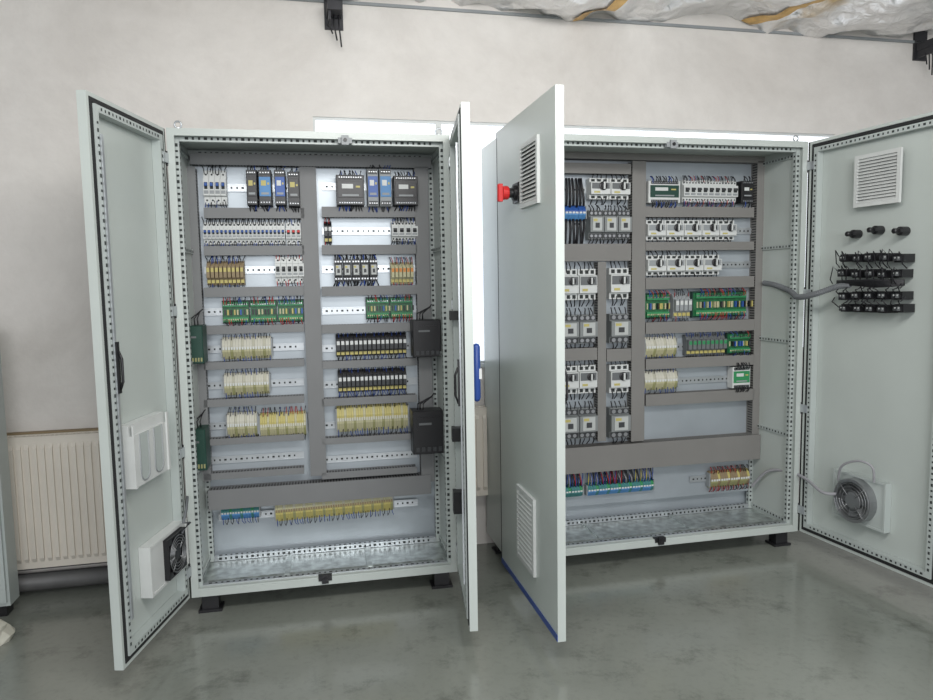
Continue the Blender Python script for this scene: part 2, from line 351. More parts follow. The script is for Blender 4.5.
# ------------------------------------------------------------- devices (x centred, y 0 at the plate going negative to the viewer, z centred)
def wires(n, w, h, L, cols, r=.0018, up=1, dn=1, y=-.03, seed=0):
    R = random.Random(seed); out = []; L = max(L, .026)
    for s, on in ((1, up), (-1, dn)):
        if not on: continue
        for i in range(n):
            x = -w/2+(i+.5)*w/n; M = R.choice(cols); j = R.uniform(-.01, .01); yy = R.uniform(-.022, -.004); k = R.uniform(.0, .1)
            b = MB(); b.tube([(x, y-.012, s*(h/2-.004-h*k)), (x+j*.3, y+yy, s*(h/2+L*.3)), (x+j, y+yy*.4, s*(h/2+L*.7)), (x+j*1.2, y+.004, s*(h/2+L))], r, M, 4); out.append(('wire', b))
    return out
def d_mcb(w, h, tog=BLUE, body=WHITE, cols=(WB,), L=.02, seed=0, up=1, dn=1):
    g = .0006; b = MB(); X = w/2-g
    b.prism([(-.008,-h/2),(-.045,-h/2),(-.047,-h*.27),(-.066,-h*.25),(-.066,h*.25),(-.047,h*.27),(-.045,h/2),(-.008,h/2)], -X, X, body)
    nn = max(1, int(round(w/.018)))
    for s in (-1, 1):
        for k in range(nn): b.lathe((-w/2+(k+.5)*w/nn, -.0455, s*h*.38), (0,-1,0), [(min(.0045, w*.3),0),(min(.0045, w*.3),.0015)], DARK, 8)
    b.box(-X*.8, X*.8, -.0668, -.066, -h*.2, -h*.1, GREY)
    t = MB(); t.box(-w*.28, w*.28, -.069, -.066, -h*.06, h*.14, DARK); t.box(-w*.24, w*.24, -.08, -.069, h*.02, h*.12, tog, .002)
    return [('body', b), ('toggle', t)]+wires(2*nn, w, h, L, cols, .0021, up, dn, -.035, seed)
def d_motor(w, h, knob=BLACK, cols=(WB,), L=.02, seed=0, acc=BLACK, body=WHITE):
    X = w/2-.0025; b = MB()
    b.prism([(-.008,-h/2),(-.05,-h/2),(-.05,-h*.3),(-.075,-h*.28),(-.075,h*.28),(-.05,h*.3),(-.05,h/2),(-.008,h/2)], -X, X, body)
    for s in (-1, 1):
        for k in range(3): b.box((k-1)*w*.3-w*.09, (k-1)*w*.3+w*.09, -.0508, -.05, s*h*.4-h*.06, s*h*.4+h*.06, DARK)
    f = MB(); f.box(-X*.9, X*.9, -.079, -.075, -h*.02, h*.25, acc, .001); f.box(-X*.7, X*.7, -.0762, -.075, -h*.24, -h*.08, WHITE); f.box(-X*.7, -X*.1, -.0768, -.0762, -h*.22, -h*.14, YEL)
    k = MB(); k.lathe((w*.1, -.079, h*.11), (0,-1,0), [(w*.2,0),(w*.2,.004),(w*.14,.006),(w*.14,.014)], knob, 14); k.box(w*.1-w*.04, w*.1+w*.04, -.098, -.092, h*.11-w*.16, h*.11+w*.16, WHITE)
    return [('body', b), ('front_plate', f), ('rotary_knob', k)]+wires(4, w*.9, h, L, cols, .0034, 1, 1, -.036, seed)
def d_cont(w, h, cols=(WB,), L=.02, seed=0, body=MGR):
    X = w/2-.0025; b = MB()
    b.prism([(-.008,-h/2),(-.055,-h/2),(-.055,-h*.28),(-.08,-h*.26),(-.08,h*.26),(-.055,h*.28),(-.055,h/2),(-.008,h/2)], -X, X, body)
    out = [('body', b)]
    for s in (-1, 1):
        t = MB(); t.box(-X*.95, X*.95, -.061, -.055, s*h*.39-h*.08, s*h*.39+h*.08, DKG)
        for k in range(3): t.lathe(((k-1)*w*.3, -.061, s*h*.39), (0,-1,0), [(w*.1,0),(w*.1,.001)], SCREW, 8)
        out.append(('terminal_cover', t))
    f = MB(); f.box(-X*.7, X*.7, -.084, -.08, -h*.22, h*.23, LGR, .001); f.box(-w*.14, w*.14, -.087, -.084, -h*.12, h*.05, DKG); f.box(-X*.6, -X*.0, -.0846, -.084, h*.1, h*.19, YEL)
    return out+[('front_plate', f)]+wires(4, w*.9, h, L, cols, .0034, 1, 1, -.042, seed)
def d_psu(w, h, main=BLACK, front=BLACK, cols=(WB,), L=.02, seed=0, stick=WHITE, dep=.1):
    X = w/2-.001; b = MB(); b.box(-X, X, -dep, -.008, -h/2, h/2, main, .002)
    for k in range(int(w/.006)): x = -X+.004+k*.006; b.box(x, x+.002, -dep+.01, -.02, h/2, h/2+.0006, DARK)
    f = MB(); f.box(-X*.9, X*.9, -dep-.003, -dep, -h*.25, h*.3, front, .001); f.box(-X*.6, X*.2, -dep-.0038, -dep-.003, h*.05, h*.2, stick); f.box(-X*.6, X*.6, -dep-.0038, -dep-.003, -h*.2, -h*.14, GREY)
    f.box(X*.4, X*.7, -dep-.0045, -dep-.003, h*.08, h*.14, YEL)
    out = [('housing', b), ('front_panel', f)]; n = max(2, int(w/.012))
    for s in (-1, 1):
        t = MB(); t.box(-X*.85, X*.85, -dep-.004, -dep, s*h*.42-h*.06, s*h*.42+h*.06, DKG)
        for k in range(n): t.lathe((-X*.85+(k+.5)*X*1.7/n, -dep-.004, s*h*.42), (0,-1,0), [(.003,0),(.003,.001)], SCREW, 8)
        out.append(('screw_terminal', t))
    return out+wires(n, w*.8, h, L, cols, .0026, 1, 1, -.06, seed)
def d_relay(w, h, cols=(WB,), L=.02, seed=0, top=WHITE, body=BLACK):
    X = w/2-.0007; b = MB(); b.prism([(-.008,-h/2),(-.04,-h/2),(-.045,-h*.2),(-.045,h*.3),(-.03,h/2),(-.008,h/2)], -X, X, body)
    r = MB(); r.box(-X*.85, X*.85, -.07, -.046, -h*.2, h*.28, body if body is not BLACK else DKG, .001); r.box(-X*.7, X*.7, -.0712, -.07, h*.05, h*.22, top)
    m_ = MB(); m_.box(-X*.8, X*.8, -.048, -.041, -h*.42, -h*.28, YEL)
    return [('socket', b), ('relay', r), ('marker', m_)]+wires(2, w*.8, h, L, cols, .002, 1, 1, -.03, seed)
def d_pcb(w, h, cols=(WB,), L=.015, seed=0, conn=GREEN):
    X = w/2-.002; R = random.Random(seed); c = MB(); c.box(-X, X, -.03, -.008, -h/2, h/2, DGREEN); c.box(-X, X, -.036, -.03, -h/2, -h/2+.006, DGREEN); c.box(-X, X, -.036, -.03, h/2-.006, h/2, DGREEN)
    p = MB(); p.box(-X*.97, X*.97, -.034, -.032, -h*.44, h*.44, PCB)
    for k in range(int(w/.014)):
        x = -X*.85+k*.0145; p.box(x, x+.007, -.05 if k % 3 else -.038, -.034, -h*.13, h*.1, R.choice((BLACK, DKG, YELP, YEL, BLUE, YELP)))
    out = [('carrier', c), ('circuit_board', p)]; n = max(2, int(w/.011))
    for s in (-1, 1):
        t = MB(); t.box(-X*.92, X*.92, -.052, -.034, s*h*.33-h*.1, s*h*.33+h*.1, conn)
        for k in range(n):
            x = -X*.92+(k+.5)*X*1.84/n; t.box(x-.003, x+.003, -.0526, -.052, s*h*.33-.004, s*h*.33+.004, YELP if s < 0 else SCREW)
        out.append(('connector', t))
    return out+wires(n, w*.85, h*.8, L+h*.1, cols, .002, 1, 1, -.055, seed)
CACHE = {}
def put(name, parts_fn, key, fr, x, z, label, cat, group):
    if key not in CACHE: CACHE[key] = [(n, b.mesh(n)) for n, b in parts_fn()]
    e = empty(name, fr.W(x, YP-.0005, z), fr.yaw)
    for n, me in CACHE[key]:
        o = bpy.data.objects.new(n, me); C.objects.link(o); o.parent = e
    tag(e, label, cat, group); return e
ORD = ['first','second','third','fourth','fifth','sixth','seventh','eighth','ninth','tenth','eleventh','twelfth','thirteenth','fourteenth','fifteenth','sixteenth','seventeenth','eighteenth','nineteenth','twentieth','twenty-first','twenty-second','twenty-third','twenty-fourth']
def row(fr, fn, name, cat, r, n, desc, where, variants=4, **kw):
    a, c, zb, zt = rect(fr, *r); w = (c-a)/n; h = zt-zb
    for i in range(n):
        sd = i % variants
        lab = ('%s %s from left, %s' % (ORD[i], desc, where)) if n > 1 else '%s, %s' % (desc, where)
        put(name, lambda: fn(w, h, seed=sd+int(r[0]), **kw), (fn.__name__, r, sd), fr, a+(i+.5)*w, (zb+zt)/2, lab, cat, (desc+' units, '+where) if n > 1 else None)
def strip(fr, r, n, top, bot, desc, where, cols=(WB,), L=.02, up=1, dn=1, mid=None, wr=.0018, wn=1, alt=None, tilt=0):
    a, c, zb, zt = rect(fr, *r, YP-.05); w = (c-a)/n; h = zt-zb
    e = empty('terminal_strip', fr.W((a+c)/2, YP-.0005, (zb+zt)/2), fr.yaw); X = w/2-.0005; mes = []; e.rotation_euler.y = -tilt
    for v, (T1, B1) in enumerate(((top, bot), alt or (top, bot))):
        b = MB(); dd = -.05+.003*v
        b.prism([(-.008,-h/2),(-.03,-h/2),(dd,-h*.15),(dd,0),(-.008,0)], -X, X, B1); b.prism([(-.008,0),(dd,0),(dd,h*.15),(-.03,h/2),(-.008,h/2)], -X, X, T1)
        b.box(-X*.75, X*.75, dd-.002, dd, -h*.06, h*.06, mid or WHITE)
        for s in (-1, 1): b.add([(-X*.75,-.0412,s*h*.25),(X*.75,-.0412,s*h*.25),(X*.75,-.0355,s*h*.38),(-X*.75,-.0355,s*h*.38)], [(0,1,2,3)], DARK)
        mes.append(b.mesh('terminal'))
    ww = [[x[1].mesh('wire') for x in wires(wn, w*.7, h, L, cols, wr, up, dn, -.03, q)] for q in range(7)]
    for i in range(n):
        o = bpy.data.objects.new('terminal', mes[1 if i % 4 == 3 else 0]); C.objects.link(o); o.parent = e; o.location.x = -(c-a)/2+(i+.5)*w
        for wm in ww[(i*3+i//3) % 7]: k = bpy.data.objects.new('wire', wm); C.objects.link(k); k.parent = o
    for s in (-1, 1):
        b = MB(); b.box(-.003, .003, -.045, -.008, -h*.42, h*.42, GREY); b.build('end_clamp', e, (s*((c-a)/2+.0035), 0, 0))
    tag(e, '%s, %s' % (desc, where), 'terminal strip')

# ---- cabinet A interior
plate(FA, CA, 190, 434, 152, 505)
for r in ((190,203,167,482),(305,321,167,476),(418,431,167,482)): duct(FA, CA, *r, vert=True)
duct(FA, CA, 190, 431, 155, 166)
for y0, y1 in ((208,218),(246,255),(287,296),(325,333),(361,368),(398,405),(437,443),(471,477)):
    duct(FA, CA, 204, 304, y0, y1); duct(FA, CA, 322, 417, y0-1, y1-1)
duct(FA, CA, 208, 431, 483, 502, dp=.075)
for y in (188, 232, 270, 311, 348, 384, 424, 458):
    rail(FA, CA, 204, 304, y); rail(FA, CA, 322, 417, y-1)
rail(FA, CA, 218, 418, 510)
LC, RC = 'left cabinet', 'right cabinet'
P4 = 'top row, left cabinet'
K = (WB, WB, WBL); KR = (WB, WR, WBL, WB); KW = (WB, WB, WBL, WW, WR, WG, WY, WBL)
CA2 = (CREAM2, OLIVE); YA2 = (YELP, OLIVE)
row(FA, d_mcb, 'circuit_breaker', 'circuit breaker', (203,226,170,204), 4, 'tall white circuit breaker', P4, cols=K, tog=BLUE)
row(FA, d_psu, 'power_module', 'power module', (247,258,171,206), 1, 'slim black module next to blue-fronted one', P4, cols=K, stick=YEL)
row(FA, d_psu, 'power_module', 'power module', (259,272,171,206), 1, 'blue-fronted module between two black modules', P4, front=BLUEL, stick=YEL, cols=K)
row(FA, d_psu, 'power_module', 'power module', (275,286,171,206), 1, 'black module with blue front in middle of left column', P4, front=BLUE, cols=K)
row(FA, d_psu, 'power_module', 'power module', (288,300,173,207), 1, 'black module beside the grey centre duct', P4, stick=YEL, cols=K)
row(FA, d_psu, 'power_supply', 'power supply', (336,364,176,206), 1, 'wide black power supply right of the centre duct', P4, cols=K, L=.015)
row(FA, d_psu, 'power_module', 'power module', (367,378,170,207), 1, 'left one of two blue and white modules', P4, front=BLUE, main=GREY, cols=K)
row(FA, d_psu, 'power_module', 'power module', (379,391,170,207), 1, 'right one of two blue and white modules', P4, front=BLUEL, main=GREY, cols=K)
row(FA, d_psu, 'power_supply', 'power supply', (393,417,177,206), 1, 'wide black power supply beside right edge duct', P4, cols=K, L=.015)
row(FA, d_mcb, 'circuit_breaker', 'circuit breaker', (203,285,222,244), 20, 'blue-toggle white breaker', 'second row, '+LC, cols=K)
row(FA, d_mcb, 'circuit_breaker', 'circuit breaker', (286,301,222,244), 3, 'red-toggle white breaker', 'second row, '+LC, tog=RED, cols=K)
row(FA, d_relay, 'relay', 'relay', (324,332,221,243), 2, 'small black relay', 'second row beside centre duct, '+LC, cols=KR)
row(FA, d_mcb, 'circuit_breaker', 'circuit breaker', (392,418,221,241), 4, 'white breaker at right edge', 'second row, '+LC, tog=DKG, cols=K)
row(FA, d_relay, 'fuse_terminal', 'fuse terminal', (206,244,261,285), 9, 'yellow and black fuse terminal', 'third row, '+LC, cols=K, top=YEL, body=BROWN)
row(FA, d_mcb, 'circuit_breaker', 'circuit breaker', (275,304,257,283), 5, 'white breaker with red wires', 'third row, '+LC, tog=DKG, cols=(WR, WB))
row(FA, d_cont, 'contactor', 'contactor', (334,378,259,281), 5, 'small dark contactor with looped wires', 'third row, '+LC, body=DKG, cols=K)
row(FA, d_relay, 'fuse_terminal', 'fuse terminal', (391,414,262,284), 6, 'orange and yellow fuse terminal', 'third row, '+LC, cols=KR, top=ORANGE, body=YELP)
row(FA, d_pcb, 'interface_module', 'interface module', (221,304,300,323), 3, 'green interface board left of centre duct', 'fourth row, '+LC, cols=KR)
row(FA, d_pcb, 'interface_module', 'interface module', (366,414,297,319), 2, 'green interface board right of centre duct', 'fourth row, '+LC, cols=KR)
strip(FA, (222,271,337,359), 18, CREAM, YELP, 'cream and yellow terminal strip in the fifth row', LC, K, alt=CA2)
row(FA, d_relay, 'relay', 'relay', (336,407,334,356), 16, 'slim white-marked black relay', 'fifth row, '+LC, cols=K)
strip(FA, (224,269,373,395), 17, CREAM, YELP, 'cream and yellow terminal strip in the sixth row', LC, K, alt=CA2)
row(FA, d_relay, 'relay', 'relay', (338,407,370,392), 16, 'slim white-marked black relay', 'sixth row, '+LC, cols=K)
strip(FA, (227,257,413,437), 12, CREAM, YELP, 'short cream terminal strip in the seventh row', LC, K, alt=CA2)
strip(FA, (260,306,413,437), 20, YEL, YELP, 'yellow terminal strip beside cream one in the seventh row', LC, KR, alt=YA2, mid=CREAM)
strip(FA, (337,408,405,431), 30, YEL, YELP, 'yellow terminal strip right of centre duct in the seventh row', LC, K, alt=YA2, mid=CREAM)
strip(FA, (221,259,505,520), 14, TEAL, BLUEL, 'short teal terminal strip below the lowest wide duct', LC, K, alt=(GREEN, TEAL), mid=LGR)
strip(FA, (275,393,495,517), 48, YELP, YEL, 'long yellow terminal strip below the lowest wide duct', LC, K, mid=BROWN, alt=(CREAM2, OLIVE), tilt=.02)

def side_box(fr, r, yl, dy, M, name, label, cat):
    a, c, zb, zt = rect(fr, *r, yl); e = empty(name, fr.W((a+c)/2, yl+dy, zb), fr.yaw); w = c-a; h = zt-zb
    b = MB(); b.box(-w/2, w/2, -dy, 0, 0, h, M, .003); b.build('housing', e)
    b = MB(); b.box(-w*.35, w*.35, -dy-.003, -dy, h*.55, h*.85, M); b.box(-w*.3, w*.1, -dy-.004, -dy-.003, h*.68, h*.73, MDG); b.build('front_panel', e)
    for k in range(5): b = MB(); b.box(-w*.4+k*w*.18, -w*.4+k*w*.18+w*.1, -dy-.004, -dy, h*.06, h*.16, DKG if M is BLACK else OLIVE); b.build('screw_terminal', e)
    for k in range(3): tubeobj('wire', e, [(-w*.3+k*.014, -dy*.5, h), (-w*.3+k*.014, -dy*.6, h+.03), (w*.2, -dy*.3, h+.06), (w*.3, 0, h+.07)], .003, WB, 5)
    tag(e, label, cat)
side_box(FA, (413,441,320,357), .2, .1, BLACK, 'power_unit', 'upper black power unit on the right inner side, left cabinet', 'power unit')
side_box(FA, (413,444,411,454), .2, .1, BLACK, 'power_unit', 'lower black power unit on the right inner side, left cabinet', 'power unit')
side_box(FA, (187,203,326,364), .17, .12, DGREEN, 'filter_module', 'upper dark green module on the left inner side, left cabinet', 'module')
side_box(FA, (190,206,430,471), .17, .12, DGREEN, 'filter_module', 'lower dark green module on the left inner side, left cabinet', 'module')

# ---- cabinet B interior
plate(FB, CB, 520, 769, 148, 500)
for r in ((598,606,262,441),(632,645,161,441),(755,767,161,441)): duct(FB, CB, *r, vert=True, M=DUCTB)
duct(FB, CB, 530, 767, 150, 160, M=DUCTB)
for y0, y1 in ((163,173),(244,261)): duct(FB, CB, 530, 631, y0, y1, M=DUCTB)
for x0, x1 in ((530,597),(607,631)): duct(FB, CB, x0, x1, 349, 361, M=DUCTB)
for y0, y1 in ((207,217),(242,250),(277,288),(321,332),(357,367),(392,403)): duct(FB, CB, 646, 754, y0, y1, M=DUCTB)
duct(FB, CB, 530, 760, 443, 468, dp=.08, M=DUCTB)
for y in (192, 231, 265, 305, 346, 380): rail(FB, CB, 646, 754, y)
for y in (190, 224): rail(FB, CB, 562, 631, y)
for y in (290, 330, 382, 426): rail(FB, CB, 560, 597, y); rail(FB, CB, 607, 631, y)
rail(FB, CB, 560, 655, 487); rail(FB, CB, 690, 752, 477)
strip(FB, (565,586,205,220), 6, BLUE, BLUEL, 'blue terminal strip with thick black cables in the top left', RC, (WB,), L=.14, wr=.0065)
row(FB, d_motor, 'motor_breaker', 'motor breaker', (590,630,178,199), 2, 'rotary motor breaker above contactors', 'top row, '+RC, body=WHITE, acc=MDG)
row(FB, d_cont, 'contactor', 'contactor', (589,631,210,239), 3, 'grey contactor under the two motor breakers', 'second row, '+RC)
for (y0, y1, fnn, nm_, ct, ds, wh, kw) in ((269,300,d_motor,'motor_breaker','motor breaker','rotary motor breaker','upper starter row, '+RC, dict(acc=MDG, body=WHITE)), (315,344,d_cont,'contactor','contactor','grey contactor','upper contactor row, '+RC, {}),
        (366,394,d_motor,'motor_breaker','motor breaker','rotary motor breaker','lower starter row, '+RC, dict(acc=MDG, body=WHITE)), (409,439,d_cont,'contactor','contactor','grey contactor','lower contactor row, '+RC, {})):
    row(FB, fnn, nm_, ct, (560,597,y0,y1), 2, ds, wh+', left of narrow duct', L=.035, **kw)
    row(FB, fnn, nm_, ct, (610,630,y0-1,y1-1), 1, 'single '+ds, wh+', right of narrow duct', L=.035, **kw)
T = 'top right row, '+RC
row(FB, d_psu, 'controller', 'controller', (648,680,181,203), 1, 'white controller with green front', T, main=WHITE, front=DGREEN, dep=.07, cols=K)
row(FB, d_mcb, 'circuit_breaker', 'circuit breaker', (684,738,180,202), 9, 'white breaker', T, tog=DKG, cols=KR)
row(FB, d_psu, 'power_module', 'power module', (741,753,181,203), 1, 'black module at the right end', T, cols=K, dep=.07)
row(FB, d_motor, 'motor_breaker', 'motor breaker', (647,736,220,240), 5, 'white motor breaker', 'second right row, '+RC, acc=GREY, body=WHITE)
row(FB, d_motor, 'motor_breaker', 'motor breaker', (647,721,255,275), 4, 'white motor breaker', 'third right row, '+RC, acc=GREY, body=WHITE)
Q = 'fourth right row, '+RC
row(FB, d_pcb, 'interface_module', 'interface module', (647,672,293,319), 1, 'small green interface board', Q, cols=KR)
row(FB, d_relay, 'relay', 'relay', (675,692,294,318), 4, 'white-marked relay between green boards', Q, cols=KR, body=GREY)
row(FB, d_pcb, 'interface_module', 'interface module', (695,750,291,317), 1, 'wide green interface board', Q, cols=KR)
strip(FB, (646,677,337,357), 12, CREAM, YELP, 'cream terminal strip in the fifth right row', RC, K, alt=CA2)
row(FB, d_relay, 'relay', 'relay', (688,727,335,355), 9, 'grey wired relay', 'fifth right row, '+RC, cols=K, body=MDG, top=GREEN)
row(FB, d_pcb, 'interface_module', 'interface module', (730,753,333,354), 1, 'green interface board at right end, fifth right row', RC, cols=KR)
strip(FB, (645,678,371,390), 12, CREAM, YELP, 'cream terminal strip in the sixth right row', RC, K, alt=CA2)
row(FB, d_psu, 'controller', 'controller', (733,751,367,388), 1, 'small white and green controller, sixth right row', RC, main=WHITE, front=GREEN, dep=.06)
strip(FB, (560,583,486,498), 8, TEAL, TEAL, 'short teal terminal strip below the big duct', RC, KW, L=.075, dn=0, wr=.0028, wn=3, alt=(GREEN, TEAL))
strip(FB, (588,654,482,494), 24, TEAL, BLUEL, 'long teal and blue terminal strip below the big duct', RC, KW, L=.06, dn=0, wr=.0026, wn=3, alt=(GREEN, TEAL))
strip(FB, (711,750,471,487), 16, BROWN, OLIVE, 'brown terminal strip below the big duct at right', RC, (WB, WR), alt=(YEL, BROWN), wn=2)

# ------------------------------------------------------------- doors
def make_door(cabe, cf, hx, w, h, ang, side):
    """side +1: hinged left, extends +x; -1: hinged right, extends -x. inner face is +y"""
    yaw = cf.yaw+ang
    dfr = Frame(*cf.W(hx, 0, 0).xy, yaw)
    z0, z1 = Z0+.004, Z0+h-.004; T = .036
    X = lambda a: a*side
    g = .012
    b = MB(); b.box(X(g), X(w), -T, -T+.003, z0, z1, PAINT)
    xs = sorted((X(g), X(w))); ring(b, xs[0], xs[1], z0, z1, .014, -T+.003, -.004, PAINT)
    d = b.build('door', cabe, (hx, 0, 0), ang)
    b = MB(); xs = sorted((X(g+.016), X(w-.016))); ring(b, xs[0], xs[1], z0+.016, z1-.016, .014, -.02, -.001, RUB); b.build('door_seal', d)
    b = MB(); b.box(X(.0), X(g-.001), -T, -.006, z0, z1, RUB); b.build('hinge_gap_dark', d)  # dark filler added so the hinge gap reads as a dark seam
    b = MB(); xs = sorted((X(g+.034), X(w-.034))); ring(b, xs[0], xs[1], z0+.034, z1-.034, .024, -T+.004, .004, PAINT2)
    for x in (xs[0]+.012, xs[1]-.012): holes(b, (x, .004, z0+.06), (x, .004, z1-.06), .025, .01, (0,1,0))
    for z in (z0+.046, z1-.046): holes(b, (xs[0]+.03, .004, z), (xs[1]-.03, .004, z), .025, .01, (0,1,0))
    b.build('stiffener_frame', d)
    for z in (z0+.12, (z0+z1)/2+.25, (z0+z1)/2-.35, z1-.12):
        b = MB(); b.lathe((X(.004), -.002, z-.03), (0,0,1), [(.005,0),(.005,.06)], BLACK, 10); b.box(X(.006), X(.05), -.004, .007, z-.02, z+.02, RAIL); b.build('hinge', d)
    return d, dfr
def grille(par, dfr, r, yl, s, n=14, M=WHITE):
    a, c, zb, zt = rect(dfr, *r, yl)
    if a > c: a, c = c, a
    b = MB(); ring(b, a, c, zb, zt, .018, yl, yl+.012*s, M)
    if s > 0: b.box(a+.018, c-.018, yl, yl+.003, zb+.018, zt-.018, DKG)
    else: b.box(a+.018, c-.018, yl-.003, yl, zb+.018, zt-.018, DKG)
    b.build('vent_frame', par); l = MB(); H = zt-zb-.036
    for k in range(n):
        z = zb+.018+k*H/n; y0, y1 = yl+.003*s, yl+.013*s
        l.add([(a+.018,y0,z+H/n*.95),(c-.018,y0,z+H/n*.95),(c-.018,y1,z+H/n*.2),(a+.018,y1,z+H/n*.2),(a+.018,y0,z+H/n*.7),(c-.018,y0,z+H/n*.7),(c-.018,y1,z),(a+.018,y1,z)],
              [(0,1,2,3),(7,6,5,4),(3,2,6,7),(0,4,5,1)], M)
    l.build('vent_louvres', par)
def fan(par, dfr, r, plate_m, R, rm=RAIL, pd=.006, rd=.05, off=0, square=False, bm=BLACK, back=DKG):
    a, c, zb, zt = rect(dfr, *r, 0)
    if a > c: a, c = c, a
    cx, cz = (a+c)/2+off, (zb+zt)/2
    b = MB(); b.box(a, c, -.032, pd, zb, zt, plate_m); ring(b, a, c, zb, zt, .01, pd, pd+.005, plate_m); b.build('fan_housing', par)
    y = pd
    b = MB(); b.lathe((cx, y, cz), (0,1,0), [(R,0),(R,rd),(R*.86,rd),(R*.86,.004),(R,0)], rm, 28)
    if square:
        for sx in (-1, 1):
            for sz in (-1, 1): b.box(cx+sx*R*.62, cx+sx*R*1.04, y, y+rd*.95, cz+sz*R*.72, cz+sz*R*1.04, rm)
        ring(b, cx-R*1.05, cx+R*1.05, cz-R*1.05, cz+R*1.05, R*.07, y, y+rd*.95, rm)
    b.build('fan_ring', par)
    b = MB(); b.lathe((cx, y+.003, cz), (0,1,0), [(R*.42,0),(R*.42,rd*.8),(R*.34,rd*.9)], bm, 20, False); b.lathe((cx, y+.001, cz), (0,1,0), [(R*.85,0),(R*.85,.002)], back, 24)
    for k in range(7):
        q = 2*pi*k/7; q2 = q+.6; y0, y1 = y+.006, y+rd*.7
        b.add([(cx+R*.35*cos(q), y0, cz+R*.35*sin(q)), (cx+R*.85*cos(q), y0, cz+R*.85*sin(q)), (cx+R*.85*cos(q2), y1, cz+R*.85*sin(q2)), (cx+R*.35*cos(q2), y1, cz+R*.35*sin(q2))], [(0,1,2,3)], bm)
    b.build('fan_rotor', par)
    b = MB()
    for rr in (.5, .65, .8, .95): b.tube([(cx+R*rr*cos(q*pi/12), y+rd+.002, cz+R*rr*sin(q*pi/12)) for q in range(25)], .0018, SCREW, 5)
    for q in (pi/4, 3*pi/4, 5*pi/4, 7*pi/4): b.tube([(cx+R*.3*cos(q), y+rd+.002, cz+R*.3*sin(q)), (cx+R*cos(q), y+rd+.002, cz+R*sin(q))], .002, SCREW, 5)
    b.build('fan_guard', par)
    return cx, y, cz
def lockrod(par, x, z0, z1, zm):
    b = MB(); b.box(x-.006, x+.006, .006, .012, z0, z1, RAIL); b.build('lock_rod', par)
    b = MB(); b.box(x-.008, x+.008, .012, .02, zm-.09, zm+.09, BLACK, .002); b.tube([(x, .018, zm+.06), (x, .03, zm+.03), (x, .03, zm-.05), (x, .018, zm-.08)], .005, BLACK, 6); b.build('lock_case', par)

# A left door
dAL, fAL = make_door(CA, FA, 0, .59, HA, -1.79, 1)
lockrod(dAL, .59-.058, .25, 1.95, fAL.P(113, 368, .0)[1])
a, c, zb, zt = rect(fAL, 131, 167, 418, 480, .012)
if a > c: a, c = c, a
b = MB(); b.box(a, c, .006, .018, zb, zt-.04, WHITE); b.box(a, a+.014, .018, .024, zb, zt, WHITE); b.box(c-.014, c, .018, .024, zb, zt, WHITE); b.box(a, c, -.03, .006, zb, zt, WHITE)
for k in (.3, .7):
    x = a+(c-a)*k; rx = (c-a)*.12; zlo = zb+(zt-zb)*.2; zhi = zt-.041
    vs = [(x+rx, zhi)]+[(x+rx*cos(-q*pi/12), zlo+rx*sin(-q*pi/12)) for q in range(13)]+[(x-rx, zhi)]
    b.add([(p, .0186, q) for p, q in vs], [tuple(range(len(vs)))], PAINT2)
    b.tube([(p, .0195, q) for p, q in vs], .0028, GREY, 5)
b.build('document_pocket', dAL)
fc = fan(dAL, fAL, (147,186,532,582), WHITE, .078, BLACK, .008, .022, -.03, True)
tubeobj('fan_cable', dAL, [(fc[0]-.04, .03, fc[2]+.07), (fc[0]-.08, .05, fc[2]+.1), (.16, .05, fc[2]+.12), (.1, .04, fc[2]+.16), (.06, .03, fc[2]+.2)], .006, CONDM)
# A right door
dAR, fAR = make_door(CA, FA, WA_, .59, HA, 1.455, -1)
lockrod(dAR, -(.59-.07), .25, 1.95, 1.05)
for za, zb_ in ((1.27, 1.31), (.73, .79), (.4, .5)):
    b = MB(); b.box(-.12, -.06, -.03, .02, za, zb_, BLACK, .002); b.build('switch_box', dAR)
a, c, zb, zt = rect(fAR, 470, 482, 342, 398, -.06)
b = MB()
pr = [(.0, 0), (.01, .004), (.015, .015), (.015, zt-zb-.015), (.01, zt-zb-.004), (.0, zt-zb)]
b.lathe((-.5, -.055, zb), (0,0,1), pr, NAVY, 14, True); b.box(-.508, -.492, -.046, -.036, zb+.02, zb+.05, WHITE); b.box(-.508, -.492, -.046, -.036, zt-.05, zt-.02, WHITE); b.box(-.512, -.488, -.074, -.055, zb+.09, zb+.13, WHITE); b.build('door_handle', dAR)
# B left door
dBL, fBL = make_door(CB, FB, 0, .795, HB, -1.577, 1)
grille(dBL, fBL, (522,540,140,206), -.036, -1); grille(dBL, fBL, (519,536,492,566), -.036, -1)
lockrod(dBL, .795-.07, .25, 1.95, 1.05)
b = MB(); b.box(.012, .795, -.039, -.0362, Z0+.006, Z0+.03, NAVY); b.build('blue_edge_film', dBL)
x, z = fBL.P(515, 193, -.05)
b = MB(); b.box(x-.04, x+.04, -.05, -.036, z-.04, z+.04, BLACK, .002); b.lathe((x, -.05, z), (0,-1,0), [(.03,0),(.03,.01),(.02,.012),(.02,.03)], BLACK, 18); b.build('switch_base', dBL)
b = MB(); b.lathe((x, -.08, z), (0,-1,0), [(.026,0),(.028,.005),(.028,.025)], RED, 18); b.box(x-.012, x+.012, -.125, -.105, z-.036, z+.036, RED, .004); b.build('switch_handle', dBL)
